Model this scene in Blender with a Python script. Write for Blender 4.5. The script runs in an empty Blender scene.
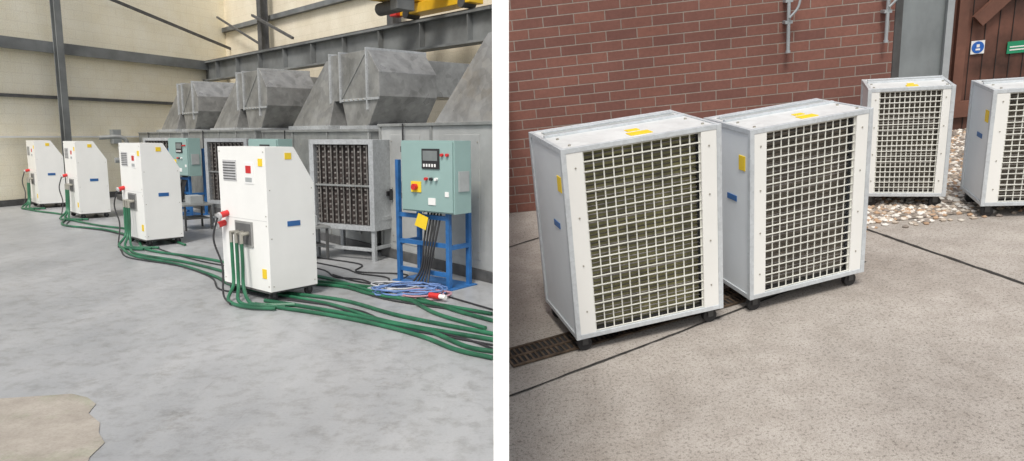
import bpy, bmesh, math, random
from mathutils import Vector, Matrix
random.seed(4)
F=700.0
# ---------------- materials ----------------
def newmat(name):
    m=bpy.data.materials.new(name); m.use_nodes=True
    nt=m.node_tree; b=nt.nodes['Principled BSDF']; return m,nt,b
def link(nt,a,b): nt.links.new(a,b)
_m={}
def mat(name,c,rough=.5,metal=0.,var=.12,scale=6.,bump=.0,bscale=60.,dirt=None):
    if name in _m: return _m[name]
    m,nt,b=newmat(name)
    tc=nt.nodes.new('ShaderNodeTexCoord')
    n=nt.nodes.new('ShaderNodeTexNoise'); n.inputs['Scale'].default_value=scale; n.inputs['Detail'].default_value=8; n.inputs['Roughness'].default_value=.6
    link(nt,tc.outputs['Object'],n.inputs['Vector'])
    r=nt.nodes.new('ShaderNodeValToRGB'); e=r.color_ramp.elements
    e[0].position=.3; e[1].position=.7
    d=dirt or tuple(x*(1-var*1.6) for x in c)
    e[0].color=(*d,1); e[1].color=(*[min(1,x*(1+var*.4)) for x in c],1)
    link(nt,n.outputs['Fac'],r.inputs['Fac']); link(nt,r.outputs['Color'],b.inputs['Base Color'])
    b.inputs['Roughness'].default_value=rough; b.inputs['Metallic'].default_value=metal
    if bump:
        n2=nt.nodes.new('ShaderNodeTexNoise'); n2.inputs['Scale'].default_value=bscale; n2.inputs['Detail'].default_value=6
        link(nt,tc.outputs['Object'],n2.inputs['Vector'])
        bp=nt.nodes.new('ShaderNodeBump'); bp.inputs['Strength'].default_value=bump; bp.inputs['Distance'].default_value=.01
        link(nt,n2.outputs['Fac'],bp.inputs['Height']); link(nt,bp.outputs['Normal'],b.inputs['Normal'])
    _m[name]=m; return m
def galv(name,c,scale,metal,rough,spread=.22,sg=.2):
    m,nt,b=newmat(name); tc=nt.nodes.new('ShaderNodeTexCoord')
    v=nt.nodes.new('ShaderNodeTexVoronoi'); v.inputs['Scale'].default_value=scale; link(nt,tc.outputs['Object'],v.inputs['Vector'])
    n=nt.nodes.new('ShaderNodeTexNoise'); n.inputs['Scale'].default_value=2.2; n.inputs['Detail'].default_value=9; n.inputs['Roughness'].default_value=.65; link(nt,tc.outputs['Object'],n.inputs['Vector'])
    sp=nt.nodes.new('ShaderNodeSeparateColor'); link(nt,v.outputs['Color'],sp.inputs[0])
    ma=nt.nodes.new('ShaderNodeMath'); ma.operation='MULTIPLY'; ma.inputs[1].default_value=sg; link(nt,sp.outputs[0],ma.inputs[0])
    mb=nt.nodes.new('ShaderNodeMath'); mb.operation='ADD'; link(nt,ma.outputs[0],mb.inputs[0]); link(nt,n.outputs['Fac'],mb.inputs[1])
    r=nt.nodes.new('ShaderNodeValToRGB'); e=r.color_ramp.elements; e[0].position=.35; e[1].position=.85
    e[0].color=(*[x*(1-spread*1.5) for x in c],1); e[1].color=(*[min(1,x*(1+spread*.6)) for x in c],1)
    link(nt,mb.outputs[0],r.inputs['Fac']); link(nt,r.outputs['Color'],b.inputs['Base Color'])
    mr=nt.nodes.new('ShaderNodeMapRange'); mr.inputs[3].default_value=rough-.06; mr.inputs[4].default_value=rough+.12; link(nt,sp.outputs[1],mr.inputs[0]); link(nt,mr.outputs[0],b.inputs['Roughness'])
    b.inputs['Metallic'].default_value=metal; _m[name]=m; return m
WHITE=mat('white_powder_coat',(.84,.84,.81),.36,var=.04,scale=2)
GALV=galv('galvanised_steel',(.50,.52,.53),45,.35,.42)
FRAME=galv('galvanised_frame',(.64,.68,.71),60,.25,.4,.15)
GALVD=galv('galvanised_duct',(.39,.39,.38),10,.5,.33,.34,.12)
GALVE=galv('galvanised_casing',(.36,.37,.36),10,.4,.42,.25,.12)
DARK=mat('dark_interior',(.02,.02,.02),.8)
BLACK=mat('black_rubber',(.025,.025,.027),.55)
YEL=mat('yellow_label',(.85,.6,.03),.5,var=.05)
RED=mat('red_plastic',(.6,.03,.03),.4)
BLUEL=mat('blue_label',(.03,.13,.35),.4)
TEAL=mat('teal_cabinet_paint',(.28,.41,.39),.38,var=.05,scale=2)
BLUE=mat('blue_steel_paint',(.03,.15,.40),.45,var=.25,scale=8)
HOSE=mat('green_hose',(.025,.15,.075),.4,var=.4,scale=3)
STEELD=mat('dark_steel_paint',(.10,.10,.10),.6,var=.3)
BEAM=mat('grey_beam_paint',(.20,.21,.21),.6,var=.3,scale=1.5)
CRANE=mat('crane_yellow',(.75,.45,.02),.45,var=.1)
COILL=mat('coil_fins_brown',(.07,.055,.05),.6,.2,var=.5,scale=12)
TUBE=mat('coil_tube_grey',(.30,.28,.26),.45,.5,var=.4,scale=9)
PAPER=mat('paper_white',(.8,.8,.78),.6,var=.02)
LCABLE=mat('blue_cable',(.15,.25,.5),.4)
PINK=mat('pink_cable',(.5,.28,.32),.4)
CHROME=mat('pipe_metal',(.5,.48,.42),.35,.7)
BOXG=mat('switch_box_grey',(.4,.42,.42),.5)

# ---------------- mesh builder ----------------
class B:
    def __init__(s,name): s.n=name; s.v=[]; s.f=[]; s.mi=[]; s.mats=[]; s.sm=[]
    def k(s,m):
        if m not in s.mats: s.mats.append(m)
        return s.mats.index(m)
    def add(s,vs,fs,m,smooth=False):
        o=len(s.v); s.v+=[tuple(v) for v in vs]; k=s.k(m)
        for f_ in fs: s.f.append([o+i for i in f_]); s.mi.append(k); s.sm.append(smooth)
    def box(s,x0,x1,y0,y1,z0,z1,m):
        vs=[(x,y,z) for z in (z0,z1) for y in (y0,y1) for x in (x0,x1)]
        s.add(vs,[(0,2,3,1),(4,5,7,6),(0,1,5,4),(2,6,7,3),(0,4,6,2),(1,3,7,5)],m)
    def frust(s,r0,z0,r1,z1,m):
        vs=[(x,y,z) for (a,b,c,d),z in ((r0,z0),(r1,z1)) for y in (c,d) for x in (a,b)]
        s.add(vs,[(0,2,3,1),(4,5,7,6),(0,1,5,4),(2,6,7,3),(0,4,6,2),(1,3,7,5)],m)
    def beam(s,a,b,w,h,m,up=(0,0,1)):
        a=Vector(a); b=Vector(b); d=(b-a).normalized(); u=Vector(up)
        if abs(d.dot(u))>.98: u=Vector((0,1,0))
        x=d.cross(u).normalized(); z=x.cross(d).normalized(); vs=[]
        for q in (a,b):
            for i,j in ((-1,-1),(1,-1),(1,1),(-1,1)): vs.append(q+x*w/2*i+z*h/2*j)
        s.add(vs,[(0,3,2,1),(4,5,6,7),(0,1,5,4),(1,2,6,5),(2,3,7,6),(3,0,4,7)],m)
    def prism(s,prof,vec,m):
        n=len(prof); v=Vector(vec); p0=[Vector(q) for q in prof]
        s.add(p0+[q+v for q in p0],[list(range(n))[::-1],list(range(n,2*n))]+[(i,(i+1)%n,n+(i+1)%n,n+i) for i in range(n)],m)
    def tube(s,path,r,m,n=8,smooth=True,sub=6,cap=True):
        P=[Vector(q) for q in path]
        if sub>1 and len(P)>2:
            Q=[P[0]*2-P[1]]+P+[P[-1]*2-P[-2]]; R=[]
            for i in range(1,len(Q)-2):
                for j in range(sub):
                    t=j/sub; a,b,c,d=Q[i-1],Q[i],Q[i+1],Q[i+2]
                    R.append(.5*((2*b)+(c-a)*t+(2*a-5*b+4*c-d)*t*t+(3*b-a-3*c+d)*t**3))
            R.append(P[-1]); P=R
        vs=[];fs=[]; u=None
        for i,q in enumerate(P):
            d=(P[min(i+1,len(P)-1)]-P[max(i-1,0)])
            if d.length<1e-9: d=Vector((0,0,1))
            d.normalize()
            if u is None: u=d.orthogonal().normalized()
            else:
                u=(u-d*u.dot(d)); u=u.normalized() if u.length>1e-6 else d.orthogonal().normalized()
            w=d.cross(u)
            for j in range(n):
                a=2*math.pi*j/n; vs.append(q+(u*math.cos(a)+w*math.sin(a))*r)
        for i in range(len(P)-1):
            for j in range(n): fs.append((i*n+j,i*n+(j+1)%n,(i+1)*n+(j+1)%n,(i+1)*n+j))
        s.add(vs,fs,m,smooth)
        if cap: s.add(vs[:n],[list(range(n))[::-1]],m); s.add(vs[-n:],[list(range(n))],m)
    def cyl(s,a,b,r,m,n=16): s.tube([a,b],r,m,n,True,1)
    def make(s,loc=(0,0,0),rot=0,bevel=0,group=None,skew=0):
        if skew: s.v=[(x+y*math.tan(skew),y,z) for x,y,z in s.v]
        me=bpy.data.meshes.new(s.n+'_mesh'); me.from_pydata(s.v,[],s.f)
        for m in s.mats: me.materials.append(m)
        me.polygons.foreach_set('material_index',s.mi); me.polygons.foreach_set('use_smooth',s.sm)
        bm=bmesh.new(); bm.from_mesh(me); bmesh.ops.recalc_face_normals(bm,faces=bm.faces); bm.to_mesh(me); bm.free()
        o=bpy.data.objects.new(s.n,me); bpy.context.scene.collection.objects.link(o)
        o.matrix_world=(group or Matrix())@Matrix.Translation(loc)@Matrix.Rotation(rot,4,'Z')
        if bevel:
            q=o.modifiers.new('bevel','BEVEL'); q.width=bevel; q.segments=2; q.limit_method='ANGLE'
        return o
def caster(b,x,y,z,r=.05):
    b.cyl((x,y-.013,r),(x,y+.013,r),r,BLACK,16)
    b.box(x-.014,x+.014,y-.020,y-.015,r*.9,z,STEELD); b.box(x-.014,x+.014,y+.015,y+.020,r*.9,z,STEELD); b.box(x-.024,x+.024,y-.024,y+.024,z-.005,z,STEELD)

# ---------------- camera ----------------
PL=math.atan(95/F)
cam=bpy.data.cameras.new('Camera'); co=bpy.data.objects.new('Camera',cam); bpy.context.scene.collection.objects.link(co)
cam.sensor_width=36; cam.lens=F*36/1024; cam.clip_end=1000; cam.clip_start=.05
CL=Matrix.Translation((0,0,1.55))@Matrix.Rotation(math.pi/2-PL,4,'X'); co.matrix_world=CL
bpy.context.scene.camera=co
# the yard stands on a slope beside the hall: one rigid placement for everything in it
M=CL@(Matrix.Translation((0,0,1.6))@Matrix.Rotation(math.pi/2-.329,4,'X')@Matrix.Rotation(-.114,4,'Z')).inverted()

# ---------------- LEFT: hall ----------------
def N(nt,tc,s,d=8,r=.6,vec=None):
    n=nt.nodes.new('ShaderNodeTexNoise'); n.inputs['Scale'].default_value=s; n.inputs['Detail'].default_value=d; n.inputs['Roughness'].default_value=r; link(nt,vec or tc.outputs['Object'],n.inputs['Vector']); return n
def RP(nt,n,a,ca,bb,cb,out=0):
    r=nt.nodes.new('ShaderNodeValToRGB'); e=r.color_ramp.elements; e[0].position=a; e[0].color=(*ca,1); e[1].position=bb; e[1].color=(*cb,1); link(nt,n.outputs[out],r.inputs['Fac']); return r
def MUL(nt,a,c,f):
    mx=nt.nodes.new('ShaderNodeMix'); mx.data_type='RGBA'; mx.blend_type='MULTIPLY'; mx.inputs[0].default_value=f; link(nt,a,mx.inputs[6]); link(nt,c,mx.inputs[7]); return mx.outputs[2]
def concrete_floor():
    m,nt,b=newmat('polished_concrete'); tc=nt.nodes.new('ShaderNodeTexCoord')
    mp=nt.nodes.new('ShaderNodeMapping'); mp.inputs['Rotation'].default_value=(0,0,.7); mp.inputs['Scale'].default_value=(1,.4,1)
    link(nt,tc.outputs['Object'],mp.inputs['Vector'])
    r=RP(nt,N(nt,tc,.8,12,.62,mp.outputs['Vector']),.32,(.27,.28,.29),.66,(.43,.435,.44))
    n2=N(nt,tc,7,10,.75); r2=RP(nt,n2,.36,(.70,.69,.67),.52,(1,1,1))
    n3=N(nt,tc,2.3,6,.8); r3=RP(nt,n3,.58,(1,1,1),.72,(.68,.65,.60))
    n5=N(nt,tc,60,3,.8); r5=RP(nt,n5,.3,(.82,.82,.82),.5,(1,1,1))
    mp2=nt.nodes.new('ShaderNodeMapping'); mp2.inputs['Rotation'].default_value=(0,0,-.6); mp2.inputs['Scale'].default_value=(9,.8,1); link(nt,tc.outputs['Object'],mp2.inputs['Vector'])
    r6=RP(nt,N(nt,tc,1.1,8,.7,mp2.outputs['Vector']),.62,(1,1,1),.72,(.78,.77,.76))
    v=nt.nodes.new('ShaderNodeTexVoronoi'); v.feature='DISTANCE_TO_EDGE'; v.inputs['Scale'].default_value=.33
    nd=N(nt,tc,1.5,6,.7); ad=nt.nodes.new('ShaderNodeMixRGB'); ad.inputs[0].default_value=.35; link(nt,tc.outputs['Object'],ad.inputs[1]); link(nt,nd.outputs[1],ad.inputs[2]); link(nt,ad.outputs[0],v.inputs['Vector'])
    r4=RP(nt,v,.0,(.72,.71,.7),.004,(1,1,1))
    o=MUL(nt,MUL(nt,MUL(nt,MUL(nt,MUL(nt,r.outputs[0],r2.outputs[0],.8),r3.outputs[0],.85),r4.outputs[0],.35),r5.outputs[0],.6),r6.outputs[0],.8)
    link(nt,o,b.inputs['Base Color'])
    mr=nt.nodes.new('ShaderNodeMapRange'); mr.inputs[3].default_value=.22; mr.inputs[4].default_value=.55; link(nt,n2.outputs['Fac'],mr.inputs[0]); link(nt,mr.outputs[0],b.inputs['Roughness'])
    bp=nt.nodes.new('ShaderNodeBump'); bp.inputs['Strength'].default_value=.12; bp.inputs['Distance'].default_value=.01; link(nt,n2.outputs[0],bp.inputs['Height']); link(nt,bp.outputs['Normal'],b.inputs['Normal'])
    return m
b=B('hall_floor'); b.add([(-.03,-2,0),(-.26,19,0),(-8.6,24,0),(-13.5,15,0),(-16,8,0),(-12,-2,0)],[(0,1,2,3,4,5)],concrete_floor()); b.make()
def screed():
    m,nt,b=newmat('beige_screed'); tc=nt.nodes.new('ShaderNodeTexCoord')
    r=RP(nt,N(nt,tc,4,10,.7),.3,(.30,.265,.225),.68,(.44,.40,.345)); r2=RP(nt,N(nt,tc,1.6,8,.7),.5,(1,1,1),.64,(.72,.86,.70)); r3=RP(nt,N(nt,tc,70,3,.8),.3,(.75,.75,.75),.55,(1,1,1))
    link(nt,MUL(nt,MUL(nt,r.outputs[0],r2.outputs[0],.8),r3.outputs[0],.7),b.inputs['Base Color']); b.inputs['Roughness'].default_value=.8; return m
b=B('worn_floor_patch'); b.add([(-3.6,2.6,.004),(-1.86,2.6,.004),(-2.0,3.1,.004),(-2.05,3.22,.004),(-2.07,3.38,.004),(-2.17,3.5,.004),(-2.24,3.63,.004),(-2.38,3.76,.004),(-2.42,3.9,.004),(-2.53,4.0,.004),(-2.66,4.06,.004),(-2.8,4.03,.004),(-3.0,3.99,.004),(-3.6,3.9,.004)],[tuple(range(14))],screed())
b.make()

def blockmat(name,c1,c2,mort,bw,bh,msz,rough=.7,bump=.3,stain=None):
    m,nt,b=newmat(name); tc=nt.nodes.new('ShaderNodeTexCoord')
    sp=nt.nodes.new('ShaderNodeSeparateXYZ'); cb=nt.nodes.new('ShaderNodeCombineXYZ')
    link(nt,tc.outputs['Object'],sp.inputs[0])
    ad=nt.nodes.new('ShaderNodeMath'); link(nt,sp.outputs[0],ad.inputs[0]); link(nt,sp.outputs[1],ad.inputs[1])
    link(nt,ad.outputs[0],cb.inputs[0]); link(nt,sp.outputs[2],cb.inputs[1])
    br=nt.nodes.new('ShaderNodeTexBrick'); br.inputs['Color1'].default_value=(*c1,1); br.inputs['Color2'].default_value=(*c2,1); br.inputs['Mortar'].default_value=(*mort,1)
    br.inputs['Scale'].default_value=1; br.inputs['Brick Width'].default_value=bw; br.inputs['Row Height'].default_value=bh; br.inputs['Mortar Size'].default_value=msz; br.inputs['Mortar Smooth'].default_value=.3
    link(nt,cb.outputs[0],br.inputs['Vector'])
    r=RP(nt,N(nt,tc,1.3,10,.7),.3,stain or (.75,.75,.75),.65,(1,1,1)); r2=RP(nt,N(nt,tc,40,4,.7),.3,(.8,.8,.8),.6,(1.05,1.05,1.05))
    link(nt,MUL(nt,MUL(nt,br.outputs['Color'],r.outputs[0],.8),r2.outputs[0],.7),b.inputs['Base Color'])
    b.inputs['Roughness'].default_value=rough
    bp=nt.nodes.new('ShaderNodeBump'); bp.inputs['Strength'].default_value=bump; bp.inputs['Distance'].default_value=.01; bp.invert=True
    link(nt,br.outputs['Fac'],bp.inputs['Height']); link(nt,bp.outputs['Normal'],b.inputs['Normal'])
    return m
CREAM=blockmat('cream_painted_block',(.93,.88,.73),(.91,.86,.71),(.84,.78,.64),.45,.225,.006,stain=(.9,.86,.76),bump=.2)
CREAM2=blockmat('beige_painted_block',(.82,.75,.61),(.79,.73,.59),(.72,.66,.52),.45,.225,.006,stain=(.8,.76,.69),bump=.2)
A0=Vector((-12.1,13.0)); A1=Vector((-8.6,21.6)); A2=Vector((-.25,13.0))
dl=(A1-A0); al=math.atan2(dl.y,dl.x); Ll=dl.length
b=B('cream_block_wall'); b.box(0,Ll,0,.25,0,6,CREAM)
b.box(0,Ll,-.14,-.0,3.47,3.62,BEAM); b.box(0,Ll,-.2,-.14,3.42,3.67,BEAM)
b.box(0,Ll,-.10,-.0,2.39,2.46,STEELD); b.box(0,Ll,-.03,0,0,.14,STEELD)  # thin rail; the dark strip at the wall foot paints in shadow
xc=3.85
b.box(xc-.08,xc+.08,-.35,-.33,0,6,BEAM); b.box(xc-.08,xc+.08,-.23,-.21,0,6,BEAM); b.box(xc-.01,xc+.01,-.33,-.23,0,6,BEAM)
b.beam((Ll-4.2,-.3,4.9),(Ll-.1,-.3,4.1),.05,.07,STEELD); b.box(.5,Ll,-.06,-.02,1.5,1.54,PAPER)
for x in (1.2,5.2,6.6): b.box(x,x+.22,-.12,0,1.35,1.7,BOXG)
b.make((A0.x,A0.y,0),al)
dr=(A2-A1); ar=math.atan2(dr.y,dr.x); Lr=dr.length
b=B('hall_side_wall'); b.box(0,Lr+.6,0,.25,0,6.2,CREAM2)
for x in (3.2,9.2):
    b.box(x-.1,x+.1,-.42,-.40,3.0,6,STEELD); b.box(x-.1,x+.1,-.22,-.2,0,6,STEELD); b.box(x-.012,x+.012,-.4,-.22,0,6,STEELD)
b.box(0,Lr,-.12,-.0,4.6,4.72,BEAM)
b.beam((3,-.5,4.7),(5.2,-.5,3.9),.06,.06,STEELD)
b.beam((.2,-.3,5.0),(2.9,-.3,4.0),.05,.05,STEELD)
b.make((A1.x,A1.y,0),ar)
b=B('crane_runway_beam'); y0=-.75; zb=3.11
b.box(.3,Lr+.75,y0-.14,y0+.14,zb+.5,zb+.54,BEAM); b.box(.3,Lr+.75,y0-.14,y0+.14,zb,zb+.04,BEAM); b.box(.3,Lr+.75,y0-.015,y0+.015,zb+.04,zb+.5,BEAM); b.box(.3,Lr+.75,y0-.03,y0+.03,zb+.54,zb+.59,STEELD)
for x in (3.2,9.2): b.box(x-.1,x+.1,y0+.14,-.42,zb-.16,zb,BEAM)
for i in range(1,10): b.box(i*1.35,i*1.35+.015,y0-.13,y0-.02,zb+.04,zb+.5,BEAM)
b.make((A1.x,A1.y,0),ar)
b=B('overhead_crane'); ox=1.35
b.box(8.9+ox,10.9+ox,y0-.16,y0+.16,3.78,3.96,CRANE)
for x in (9.1,10.7): b.cyl((x+ox,y0-.18,3.80),(x+ox,y0+.1,3.80),.09,STEELD,18)
b.box(9.2+ox,9.5+ox,y0-6,y0+.1,3.98,4.3,CRANE); b.box(10.1+ox,10.4+ox,y0-6,y0+.1,3.98,4.3,CRANE)
b.box(9.5+ox,10.1+ox,y0-1.3,y0-.8,3.85,4.05,CRANE); b.cyl((9.5+ox,y0-1.0,3.72),(10.1+ox,y0-1.0,3.72),.11,STEELD,18); b.box(10.1+ox,10.3+ox,y0-1.2,y0-.85,3.62,3.9,BEAM)
b.box(8.7+ox,8.9+ox,y0-.25,y0-.05,3.78,3.95,RED)
b.make((A1.x,A1.y,0),ar,.008)

R0=Vector((-.21,7.27)); rdir=Vector((-.649,.761)); rang=math.atan2(rdir.y,rdir.x)
def rowobj(b,s0,bev=.004):
    P=R0+rdir*s0; return b.make((P.x,P.y,0),rang,bev)
PALE=galv('pale_grey_panel',(.46,.47,.46),8,.15,.5,.16,.08)
def ahu(s0,L,h,m):
    b=B('air_handling_unit')
    b.box(0,L,-2.5,0,.12,h,m); b.box(-.02,L+.02,-2.52,.02,.0,.12,STEELD)
    b.box(-.03,L+.03,-2.53,.03,h,h+.035,GALVE)
    k=int(L/.95)
    for i in range(k+1):
        x=i*L/k; b.box(x-.02,x+.02,.0,.018,.12,h,GALVE)
    for j in range(4):
        y=-j*2.5/3; b.box(-.018,0,y-.02,y+.02,.12,h,GALVE)
    for i in range(k):
        x=(i+.5)*L/k; b.box(x+.28,x+.31,.018,.05,h*.45,h*.45+.14,BLACK)
        b.box(x-.33,x+.33,.0,.008,.22,h-.1,m)
        for zz in (.3,.9,h-.18):
            for xx in (-.3,.3): b.cyl((x+xx,.008,zz),(x+xx,.014,zz),.01,CHROME,6)
    b.box(L*.7,L*.7+.16,.01,.10,1.0,1.25,BOXG); b.tube([(L*.7+.08,.05,1.25),(L*.7+.08,.05,h+.03)],.012,BLACK,6,sub=1)
    return rowobj(b,s0)
ahu(-.05,2.3,1.66,PALE); ahu(2.55,3.6,1.60,GALVE); ahu(6.5,3.8,1.62,GALVE); ahu(10.8,3.8,1.60,GALVE)
def duct(s0,L=2.65):
    b=B('air_duct'); z=1.64; T=z+1.1; ya,yb=-.4,-1.35
    b.frust((L-1.25,L+.1,yb-.15,ya+.12),z+.06,(L-1.1,L-.55,yb+.1,ya-.2),T-.02,GALVD)
    b.box(L-1.3,L+.15,yb-.2,ya+.17,z,z+.06,GALV)
    prof=[(.45,z+.02),(.1,z+.45),(.1,z+.78),(.4,T),(L-1.08,T),(L-1.08,z+.42),(1.2,z+.42),(1.05,z+.02)]
    b.prism([(x,ya,q) for x,q in prof],(0,yb-ya,0),GALVD)
    for x in (.4,1.2,L-1.12): b.box(x,x+.03,yb-.03,ya+.03,(z+.42 if x>1 else z+.3)-.03,T+.03,GALV)
    b.beam((.1,ya+.015,z+.42),(1.2,ya+.015,z+.42),.03,.035,GALV)
    b.beam((.43,ya+.005,T-.02),(1.2,ya+.005,z+.45),.012,.016,GALVE)
    b.box(.35,1.15,yb-.08,ya+.08,z,z+.05,GALV)
    for i in range(5): b.cyl((.5+i*.14,ya+.03,z+.42),(.5+i*.14,ya+.045,z+.42),.012,CHROME,6)
    b.box(.6,L-1.2,-2.4,yb,z+.5,T-.06,GALVD)
    return rowobj(b,s0)
for s in (-1.3,2.85,6.85,10.85): duct(s)

def coil(P):
    b=B('coil_heat_exchanger'); W,D,z0,z1=.62,1.0,.38,1.5
    b.box(.05,W,0.02,D-.02,z0+.02,z1-.02,GALVE)
    for (a,c) in ((0,.07),(D-.07,D)): b.box(-.05,W,a,c,z0,z1,GALV)
    b.box(-.05,W,.07,D-.07,z1-.06,z1,GALV); b.box(-.05,W,.07,D-.07,z0,z0+.06,GALV)
    b.box(.03,.05,.07,D-.07,z0+.06,z1-.06,COILL)
    # vertical tube rows with U-bend stubs
    for c in range(9):
        y=.13+c*.0925; b.cyl((.0,y,z0+.07),(.0,y,z1-.07),.011,TUBE,8)
        for i in range(15):
            z=z0+.10+i*.066; b.box(-.012,.02,y+.012,y+.042,z,z+.022,TUBE)
    b.box(-.03,-.014,.07,D-.07,.92,.945,GALVE)
    b.box(.2,.45,-.012,0,.8,.86,BLACK); b.box(.1,.5,-.006,0,.5,.55,GALV)
    for y in (.05,D-.05):
        for x in (.0,.5): b.box(x-.025,x+.025,y-.025,y+.025,0,z0,GALV)
    b.box(.0,.5,.02,.06,.14,.18,GALV); b.box(-.02,.02,.075,D-.075,.12,.16,GALV)
    b.make((P[0],P[1],0),math.radians(64),.003)
for k in range(3): coil((-1.66-2.72*k,8.55+3.19*k))

def cabinet(P):
    b=B('control_cabinet'); L=.74
    b.box(0,L,0,.24,.78,1.5,TEAL); b.box(.015,L-.015,-.02,-.002,.795,1.485,TEAL)
    b.box(.32,.56,-.032,-.02,1.22,1.42,BLACK); b.box(.34,.54,-.036,-.033,1.30,1.40,mat('display_grey',(.2,.22,.22),.2))
    for i in range(5): b.box(.345+i*.038,.367+i*.038,-.037,-.033,1.24,1.27,PAPER)
    for x in (.60,.67): b.cyl((x,-.02,1.36),(x,-.045,1.36),.016,RED,12)
    for i,x in enumerate((.38,.45,.52)): b.cyl((x,-.02,1.12),(x,-.05,1.12),.016,(RED,BLACK,PAPER)[i],12)
    b.box(.16,.30,-.03,-.02,.98,1.09,YEL); b.cyl((.23,-.03,1.035),(.23,-.07,1.035),.032,RED,14)
    for z in (.9,1.38): b.box(-.02,.0,.0,.04,z,z+.06,STEELD)
    b.box(.63,.68,-.028,-.02,.95,1.0,PAPER); b.box(.40,.5,-.028,-.02,.86,.93,PAPER); b.box(L,L+.012,.05,.2,1.0,1.2,BOXG)
    x0,x1=-.16,.76
    for x in (x0,x1-.2):
        for y in (.05,.35): b.box(x,x+.045,y,y+.045,.012,1.3,BLUE)
    b.box(x0,x0+.045,.095,.35,.4,.445,BLUE); b.box(x1-.2,x1-.155,.095,.35,.4,.445,BLUE)
    for z in (.12,.42,.7): b.box(x0+.045,x1-.2,.055,.09,z,z+.045,BLUE)
    b.box(x0-.05,x1-.1,.02,.42,.0,.012,BLUE)
    for i in range(5): b.tube([(.28+i*.045,.1,.78),(.29+i*.04,.02,.5),(.28+i*.03,-.02,.2),(.2+i*.06,-.1,.02)],.011,BLACK,6)
    b.add([(.20,-.03,.64),(.36,-.03,.60),(.40,-.03,.73),(.26,-.03,.77)],[(0,1,2,3)],YEL); b.tube([(.31,-.03,.75),(.33,0,.8)],.004,BLACK,5)
    b.make((P[0],P[1],0),math.atan2(-.5,.64),.004)
for k in range(3): cabinet((-1.14-2.79*k,7.27+3.27*k))

def machine(P,rot,near):
    b=B('portable_air_conditioner'); D=.51; W=.83; z0=.10; H=1.445
    b.prism([(0,0,z0),(D,0,z0),(D,0,1.10),(.30,0,H),(0,0,H)],(0,W,0),WHITE)
    SG=mat('seam_grey',(.5,.5,.49),.6)
    b.box(-.002,0,.02,W-.02,.762,.765,SG)
    b.box(-.006,0,.50,.74,1.12,1.32,mat('vent_white',(.6,.6,.6),.5))
    for i in range(7): b.box(-.012,-.004,.51,.73,1.135+i*.026,1.143+i*.026,STEELD)
    b.box(-.005,0,.20,.36,1.10,1.30,PAPER); b.box(-.008,-.003,.24,.33,1.2,1.27,RED); b.box(-.008,-.003,.23,.34,1.12,1.16,BOXG)
    b.box(-.005,0,.05,.12,1.27,1.34,YEL); b.box(-.005,0,.06,.13,.22,.31,YEL)
    b.box(.2,.27,-.004,0,1.33,1.39,YEL); b.box(.2,.34,-.004,0,.70,.75,BLUEL)
    for y in (.03,W-.03):
        for z in (.15,.72,.81,1.4): b.cyl((0,y,z),(-.004,y,z),.007,CHROME,8)
    for x in (.03,D-.03):
        for z in (.15,.6,1.05): b.cyl((x,0,z),(x,-.003,z),.006,CHROME,8)
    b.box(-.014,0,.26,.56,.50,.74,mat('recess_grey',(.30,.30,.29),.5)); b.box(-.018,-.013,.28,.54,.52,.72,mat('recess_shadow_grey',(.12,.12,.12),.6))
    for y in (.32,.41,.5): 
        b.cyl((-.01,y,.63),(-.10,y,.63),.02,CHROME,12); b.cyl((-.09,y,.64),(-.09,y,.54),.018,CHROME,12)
    for i,y in enumerate((.70,.76) if near else (.72,)):
        b.cyl((0,y,.80-.1*i),(-.08,y,.78-.1*i),.03,RED,14); b.cyl((-.08,y,.78-.1*i),(-.10,y,.775-.1*i),.034,mat('socket_grey',(.5,.5,.5),.5),14)
    b.tube([(-.10,.72,.76),(-.15,.72,.55),(-.13,.62,.3),(-.2,.5,.05),(-.3,.2,.02)],.01,BLACK,6)
    for i,y in enumerate((.32,.41,.5)):
        b.tube([(-.09,y,.55),(-.10,y-.02,.35),(-.12,y-.05,.14),(-.16-.05*i,y-.2,.03),(-.16-.06*i,-.05,.025),(.05-.1*i,-.3,.025)],.017,HOSE,8)
    b.box(D,D+.006,.06,W-.06,.3,1.0,BEAM)
    b.box(0,D,0.02,W-.02,z0-.02,z0-.001,STEELD)
    for x in (.06,D-.06):
        for y in (.07,W-.07): caster(b,x,y,z0-.02,.042)
    b.make((P[0],P[1],0),rot,.01)
machine((-2.24,6.38),math.radians(51),1); machine((-5.10,9.66),math.radians(47),0); machine((-8.03,12.95),math.radians(45),0); machine((-10.1,14.9),math.radians(44),0)

def hose(name,paths,r,m):
    b=B(name)
    for pth in paths: b.tube([(x,y,max(z,r)) for x,y,z in pth],r,m,8,sub=8)
    b.make()
def jit(path,dx,dy,a=.05,dz=0): return [(x+dx+random.uniform(-a,a),y+dy+random.uniform(-a,a),z+dz) for x,y,z in path]
HA=[(-2.35,6.3,0),(-2.1,6.16,0),(-1.55,5.88,0),(-1.1,5.55,0),(-.71,5.25,0),(-.4,4.9,0),(-.12,4.72,0)]
HB=[(-2.15,7.35,0),(-1.68,7.16,0),(-1.3,6.85,0),(-.95,6.6,0),(-.55,6.04,0),(-.14,5.6,0)]
HC=[(-5.35,9.5,0),(-4.9,8.9,0),(-4.0,8.3,0),(-3.3,7.6,0),(-2.9,7.1,0),(-2.4,6.75,0),(-1.7,6.3,0),(-1.0,5.7,0),(-.12,5.1,0)]
HD=[(-8.2,12.8,0),(-7.7,12.0,0),(-6.6,11.3,0),(-5.6,10.4,0),(-4.9,9.4,0),(-3.9,8.7,0),(-2.9,8.0,0),(-2.1,7.5,0),(-1.2,6.7,0),(-.13,5.95,0)]
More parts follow.
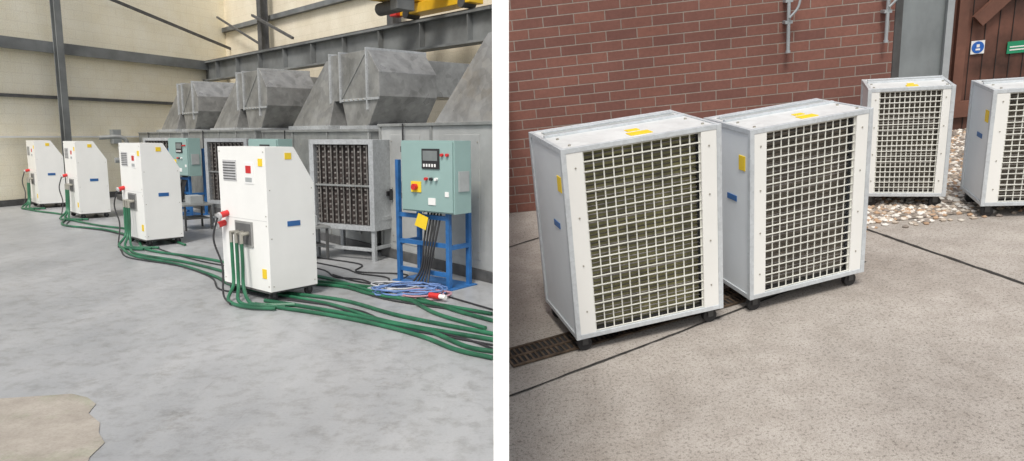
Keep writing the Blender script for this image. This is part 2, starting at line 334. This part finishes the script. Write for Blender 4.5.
HE=[(-10.4,14.8,0),(-9.6,14.2,0),(-8.8,13.6,0),(-8.2,12.9,0),(-7.2,12.0,0),(-6.0,11.2,0),(-4.6,9.8,0)]
HF=[(-2.6,8.6,0),(-2.0,8.1,0),(-1.8,7.7,0),(-1.35,7.5,0),(-1.2,7.1,0)]
hose('green_hose_run',[jit(HA,0,0,.02),jit(HA,.05,.09,.03),jit(HB,0,0),jit(HB,-.05,-.14),jit(HC,0,0),jit(HC,.06,.1,.05),jit(HD,0,0),jit(HE,0,0)],.018,HOSE)
hose('black_cable_run',[jit(HA,.1,.22,.08),jit(HC,-.05,-.1,.08),jit(HD,.05,-.1,.1),jit(HB,.1,.25,.1),jit(HF,0,0,.1),jit(HF,.1,.2,.1),jit(HF,-.2,-.1,.1)],.009,BLACK)
def coilc(name,c,m,n,r0):
    b=B(name); P=[]
    for i in range(n*10):
        a=i/10*2*math.pi; rr=r0*(1+.25*math.sin(i*1.7)); P.append((c[0]+rr*1.3*math.cos(a),c[1]+rr*.8*math.sin(a),.012+.012*(i//10)+.008*random.random()))
    b.tube(P,.009,m,6,sub=2); b.make()
coilc('blue_cable_coil',(-1.0,6.75),LCABLE,6,.24); coilc('pink_cable_coil',(-.85,6.64),PINK,3,.18); coilc('grey_cable_coil',(-1.15,6.95),mat('grey_cable',(.45,.46,.48),.5),4,.2)
b=B('cable_connector'); b.cyl((-.78,6.5,.05),(-.68,6.44,.05),.028,RED,14); b.cyl((-.68,6.44,.05),(-.62,6.40,.05),.022,PAPER,14); b.make()
for (x,y) in ((-2.3,8.7),(-5.0,11.6),(-3.1,9.6)):
    b=B('steel_work_trolley'); 
    for i in (0,.5):
        for j in (0,.4): b.box(i,i+.03,j,j+.03,0,.4,STEELD)
    b.box(-.02,.55,-.02,.45,.4,.43,GALVE); b.box(.03,.5,.03,.4,.18,.2,STEELD); b.box(.1,.4,.1,.3,.43,.56,BOXG); b.make((x,y,0),math.radians(130),.004)
for (x,y,h) in ((-6.6,13.0,1.1),(-7.3,14.4,1.3),(-9.2,17.0,1.5)):
    b=B('pump_set'); b.box(-.4,.4,-.3,.3,0,.12,STEELD); b.cyl((-.35,0,.38),(.2,0,.38),.2,TEAL,18); b.cyl((.2,0,.38),(.4,0,.38),.14,STEELD,18); b.tube([(.3,0,.4),(.3,0,h*.8),(.3,.1,h),(.3,.6,h)],.05,GALVE,10); b.make((x,y,0),math.radians(130),.004)

b=B('white_partition_wall')
b.prism([(-.0388,1.4,-1.4),(-.0062,1.4,-1.4),(-.19,13.2,-1.4),(-.222,13.2,-1.4)],(0,0,3.4),mat('white_wall_paint',(.92,.92,.92),.7,var=.01)); b.make()

# ---------------- RIGHT: yard ----------------
def paving():
    m,nt,b=newmat('worn_paving'); tc=nt.nodes.new('ShaderNodeTexCoord')
    r1=RP(nt,N(nt,tc,1.6,10,.65),.3,(.34,.31,.28),.7,(.46,.425,.385))
    v=nt.nodes.new('ShaderNodeTexVoronoi'); v.inputs['Scale'].default_value=55; link(nt,tc.outputs['Object'],v.inputs['Vector']); rv=RP(nt,v,.12,(.45,.42,.40),.22,(1,1,1))
    r2=RP(nt,N(nt,tc,75,5,.75),.38,(.42,.40,.39),.48,(1,1,1)); r3=RP(nt,N(nt,tc,260,2),.35,(.72,.72,.72),.65,(1.15,1.15,1.15)); r4=RP(nt,N(nt,tc,6,8,.75),.35,(.80,.78,.76),.6,(1.04,1.04,1.04))
    r5=RP(nt,N(nt,tc,.7,5,.6),.5,(1,1,1),.68,(.82,.80,.78))
    o=MUL(nt,MUL(nt,MUL(nt,MUL(nt,MUL(nt,r1.outputs[0],r2.outputs[0],.75),r3.outputs[0],.9),r4.outputs[0],.85),rv.outputs[0],.5),r5.outputs[0],.8)
    link(nt,o,b.inputs['Base Color']); b.inputs['Roughness'].default_value=.9
    bp=nt.nodes.new('ShaderNodeBump'); bp.inputs['Strength'].default_value=.3; bp.inputs['Distance'].default_value=.003; link(nt,N(nt,tc,220,5,.7).outputs[0],bp.inputs['Height']); link(nt,bp.outputs['Normal'],b.inputs['Normal'])
    return m
b=B('yard_paving'); b.add([(-.124,2.13,0),(.0,6.9,0),(30,26,0),(30,-2,0),(-.02,-2,0)],[(0,1,2,3,4)],paving()); b.make(group=M)
JM=mat('joint_dark',(.05,.046,.042),.9,var=.5,scale=20)
def strip(name,A,Bp,w,z,m):
    a=Vector(A);c=Vector(Bp); d=(c-a).normalized(); n=Vector((-d.y,d.x)); b=B(name); L=(c-a).length; k=int(L/.05); vs=[]
    for i in range(k+1):
        q=a+d*(L*i/k); w1=w/2*random.uniform(.5,1.25); w2=w/2*random.uniform(.5,1.25); vs+=[(*(q-n*w1),z),(*(q+n*w2),z)]
    b.add(vs,[(2*i,2*i+2,2*i+3,2*i+1) for i in range(k)],m); b.make(group=M)
strip('paving_joint',(-.1,2.545),(1.895,3.48),.014,.004,JM)
strip('paving_joint',(2.14,3.95),(2.75,1.95),.022,.004,JM)
strip('paving_joint',(-.05,4.335),(.6,4.71),.016,.004,JM)
a=Vector((-.09,2.857)); c=Vector((1.302,3.31)); d=c-a; L=d.length
b=B('drain_grate'); b.box(0,L,-.075,.075,.003,.005,DARK)
IR=mat('rusty_iron',(.14,.10,.07),.7,.4,var=.5,scale=15)
for y in (-.078,.0,.078): b.box(0,L,y-.007,y+.007,.005,.012,IR)
for i in range(int(L/.026)): b.box(i*.026,i*.026+.01,-.07,.07,.005,.010,IR)
b.make((a.x,a.y,0),math.atan2(d.y,d.x),group=M)

BRICK=blockmat('red_brick',(.25,.11,.083),(.18,.08,.065),(.31,.26,.225),.215,.07,.0042,rough=.88,bump=.6,stain=(.68,.64,.62))
a=Vector((-.05,5.10)); c=Vector((2.77,4.91)); d=c-a; LB=d.length; ab=math.atan2(d.y,d.x)
b=B('brick_wall'); b.prism([(0,0,-.05),(LB,0,-.05),(LB,0,5),(.62,0,5)],(0,.25,0),BRICK)
b.box(LB-.2,LB-.02,.25,1.0,-.05,5,BRICK); b.make((a.x,a.y,0),ab,group=M)
PIPE=mat('grey_pipe',(.40,.43,.45),.45,.3)
for xf in (.752,.985):
    b=B('wall_bracket_pipe'); x=LB*xf-.03
    b.cyl((x,-.05,1.0),(x,-.05,4.5),.012,PIPE,12); b.cyl((x,-.05,1.0),(x,-.05,.985),.016,PIPE,12)
    for z in (1.18,1.32): b.box(x-.025,x+.025,-.06,0,z,z+.02,PIPE)
    b.tube([(x,-.07,1.22),(x+.05,-.08,1.28),(x+.07,-.08,1.36)],.008,PIPE,8)
    b.make((a.x,a.y,0),ab,group=M)
def seg(name,A,C,h,m,th=.2):
    d=C-A; b=B(name); b.box(0,d.length,0,th,0,h,m); return b,(A.x,A.y,0),math.atan2(d.y,d.x),d.length
q0=Vector((3.15,5.66)); q1=Vector((3.86,6.07)); q2=Vector((5.4,5.9))
b,l,rr,Lq=seg('grey_panel_wall',q0,q1,6,mat('grey_green_render',(.27,.30,.31),.7,var=.2,scale=2)); b.box(0,.10,-.05,0,0,6,STEELD); b.box(.1,Lq,-.02,0,0,.35,mat('plinth_grey',(.2,.21,.21),.8)); b.make(l,rr,group=M)
WOOD=mat('brown_timber',(.15,.065,.045),.6,var=.5,scale=3)
b,l,rr,Ld=seg('timber_door',q1,q2,5,WOOD)
for i in range(int(Ld/.11)): b.box(i*.11,i*.11+.005,-.006,0,0,5,DARK)
b.box(-.01,.045,-.05,0,0,5,mat('door_frame_grey',(.38,.41,.43),.6))
WOOD2=mat('brown_timber_rail',(.18,.08,.055),.6,var=.3,scale=4)
b.box(.09,Ld,-.04,-.006,.12,.26,WOOD2); b.box(.09,.17,-.042,-.006,.26,5,WOOD2); b.beam((.24,-.045,.93),(1.4,-.045,2.0),.11,.04,WOOD2,up=(0,1,0))
b.make(l,rr,group=M)
b=B('blue_safety_sign'); SB=mat('sign_blue',(.02,.13,.5),.4); b.box(.225,.335,-.016,-.010,.655,.765,PAPER)
n=24; b.prism([(.28+.05*math.cos(i*2*math.pi/n),-.0165,.71+.05*math.sin(i*2*math.pi/n)) for i in range(n)],(0,-.002,0),SB)
b.box(.262,.298,-.0205,-.0187,.685,.70,PAPER); b.box(.268,.292,-.0205,-.0187,.71,.735,PAPER)
b.make(l,rr,group=M)
b=B('green_safety_sign'); b.box(.52,.72,-.016,-.010,.63,.73,mat('sign_green',(.02,.28,.14),.4)); b.box(.54,.70,-.018,-.0165,.68,.69,PAPER); b.box(.54,.66,-.018,-.0165,.655,.665,PAPER); b.make(l,rr,group=M)

LINE=mat('coil_olive',(.34,.32,.15),.6,.2,var=.5,scale=9,dirt=(.15,.145,.09))
LINE2=mat('coil_brown',(.27,.23,.18),.6,.2,var=.5,scale=9,dirt=(.13,.11,.09))
CDK=mat('coil_shadow_line',(.09,.08,.06),.6,var=.4)
SIDE=mat('side_panel_skylit_white',(.76,.80,.83),.42,var=.05,scale=3)  # white side panels with bluish sky light mixed into the colour
LID=galv('lid_grey',(.72,.74,.74),30,.1,.45,.1)
GRID=mat('grid_white',(.72,.72,.66),.45,var=.12)
units=[(.235,2.82,.216,.142,.17,.114,-.011),(1.094,3.023,.264,.03,.0,.05,.033),(2.307,4.333,-.4,-.263,.01,-.097,-.019),(2.804,3.911,-.295,0,-.069,-.103,0)]
for u,(x,y,a_,dw,dd,dh,sk) in enumerate(units):
    W,D,H=.643*(1+dw),.403*(1+dd),.862*(1+dh); z0=.078; t=.022
    b=B('outdoor_condenser_unit')
    for px in (0,W-t):
        for py in (0,D-t): b.box(px,px+t,py,py+t,z0,H,FRAME)
    for z in (z0,H-t):
        for py in (0,D-t): b.box(t,W-t,py+.002,py+t-.002,z,z+t,FRAME)
        for px in (0,W-t): b.box(px+.002,px+t-.002,t,D-t,z,z+t,FRAME)
    b.box(.008,.016,t,D-t,z0+t,H-t,SIDE); b.box(W-.016,W-.008,t,D-t,z0+t,H-t,SIDE); b.box(t,W-t,D-.02,D-.012,z0+t,H-t,SIDE)
    b.box(t,W-t,t,D-.02,z0+.01,z0+.022,DARK)
    sw=.115*W
    b.box(t,t+sw-.01,.004,.03,z0+t,H-t,WHITE); b.box(W-t-sw+.01,W-t,.004,.03,z0+t,H-t,WHITE)
    for px in (t+sw*.45,W-t-sw*.45):
        for z in (.15,.4,.65,.9): b.cyl((px,.004,z0+z*(H-z0)),(px,.001,z0+z*(H-z0)),.004,CHROME,8)
    ox0,ox1=t+sw-.01,W-t-sw+.01; oz0,oz1=z0+t,H-t
    b.box(ox0,ox1,.055,.06,oz0,oz1,LINE if u<1 else LINE2)
    for i in range(44):
        z=oz0+.012+i*(oz1-oz0-.024)/43; b.cyl((ox0,.051,z),(ox1,.051,z),.004,CDK if i%2 else TUBE,6)
    nc=12; nr=19; g=.0031
    for i in range(nc+1):
        xx=ox0+.004+i*(ox1-ox0-.008)/nc; b.box(xx-g,xx+g,.014,.018,oz0,oz1,GRID)
    for i in range(nr+1):
        z=oz0+.004+i*(oz1-oz0-.008)/nr; b.box(ox0,ox1,.010,.0138,z-g,z+g,GRID)
    b.box(t,W-t,t,D-t,H-.012,H-.003,LID)
    b.box(t,W-t,D*.6,D*.6+.02,H-.003,H+.008,FRAME); b.box(.06*W,.94*W,D*.74,D*.86,H-.003,H+.002,BOXG); b.box(.06*W,.94*W,D*.78,D*.81,H+.002,H+.01,FRAME)
    for px in (.08,.92):
        for py in (.12,.45): b.cyl((px*W,py*D,H-.003),(px*W,py*D,H+.003),.007,CHROME,8)
    b.box(W*.46,W*.60,D*.12,D*.24,H-.003,H+.001,YEL); b.box(W*.49,W*.57,D*.3,D*.38,H-.003,H+.001,YEL)
    b.box(.004,.008,.05,.10,H-.2,H-.13,YEL); b.box(.004,.008,.12,.20,H*.6,H*.6+.028,BLUEL)
    for px in (.05,W-.05):
        for py in (.05,D-.05): caster(b,px,py,z0,.034)
    b.make((x,y,0),a_,.002,group=M,skew=sk)

poly=[Vector(q) for q in ((2.14,4.03),(6.2,3.98),(6.2,5.85),(3.9,6.05),(3.15,5.63),(2.48,4.72))]
b=B('gravel_bed'); b.add([(v.x,v.y,.006) for v in poly],[list(range(len(poly)))],mat('gravel_base',(.28,.24,.2),.9,var=.5,scale=30))
cols=[mat('pebble_%d'%i,c,.8,var=.1) for i,c in enumerate([(.62,.57,.5),(.45,.38,.31),(.26,.22,.19),(.72,.69,.64),(.42,.28,.18)])]
def inside(q):
    c=False; n=len(poly)
    for i in range(n):
        A,Bq=poly[i],poly[i-1]
        if (A.y>q[1])!=(Bq.y>q[1]) and q[0]<(Bq.x-A.x)*(q[1]-A.y)/(Bq.y-A.y)+A.x: c=not c
    return c
for cnt in range(11000):
    q=(2.1+2.9*random.random()**1.2,3.96+2.1*random.random())
    if cnt<60: q=(2.1+1.5*random.random(),3.9+.1*random.random())
    elif not inside(q): continue
    s=random.uniform(.010,.024); h=s*random.uniform(.6,1.1); vs=[];a0=random.random()*6
    for k in range(5):
        aa=a0+k*1.257; rr_=s*random.uniform(.75,1.1); vs.append((q[0]+rr_*math.cos(aa),q[1]+rr_*math.sin(aa),h*.45))
    vs.append((q[0]+random.uniform(-.3,.3)*s,q[1]+random.uniform(-.3,.3)*s,h))
    vs+= [(v[0]*.7+q[0]*.3,v[1]*.7+q[1]*.3,-.003) for v in vs[:5]]
    b.add(vs,[(k,(k+1)%5,5) for k in range(5)]+[(6+k,6+(k+1)%5,(k+1)%5,k) for k in range(5)],random.choice(cols))
b.make(group=M)
b=B('ground'); b.add([(-150,-150,-3),(150,-150,-3),(150,150,-3),(-150,150,-3)],[(0,1,2,3)],mat('rough_ground',(.16,.17,.11),.95,var=.3,scale=.5)); b.make()

# ---------------- light ----------------
w=bpy.data.worlds.new('World'); bpy.context.scene.world=w; w.use_nodes=True; nt=w.node_tree
AZ,EL=math.radians(193),math.radians(52)
sk=nt.nodes.new('ShaderNodeTexSky'); sk.sky_type='NISHITA'; sk.sun_disc=False; sk.sun_elevation=EL; sk.sun_rotation=AZ; sk.dust_density=3; sk.ozone_density=.6
hs=nt.nodes.new('ShaderNodeHueSaturation'); hs.inputs['Saturation'].default_value=.4
bg=nt.nodes['Background']; bg.inputs['Strength'].default_value=.15
link(nt,sk.outputs[0],hs.inputs['Color']); link(nt,hs.outputs[0],bg.inputs['Color'])
sl=bpy.data.lights.new('Sun','SUN'); sl.energy=2.6; sl.angle=math.radians(15); sl.color=(1,.955,.885); so=bpy.data.objects.new('Sun',sl); bpy.context.scene.collection.objects.link(so)
dv=Vector((math.sin(AZ)*math.cos(EL),math.cos(AZ)*math.cos(EL),math.sin(EL)))
so.rotation_euler=dv.to_track_quat('Z','Y').to_euler()
sc=bpy.context.scene; sc.view_settings.view_transform='Standard'; sc.view_settings.look='None'; sc.view_settings.exposure=0
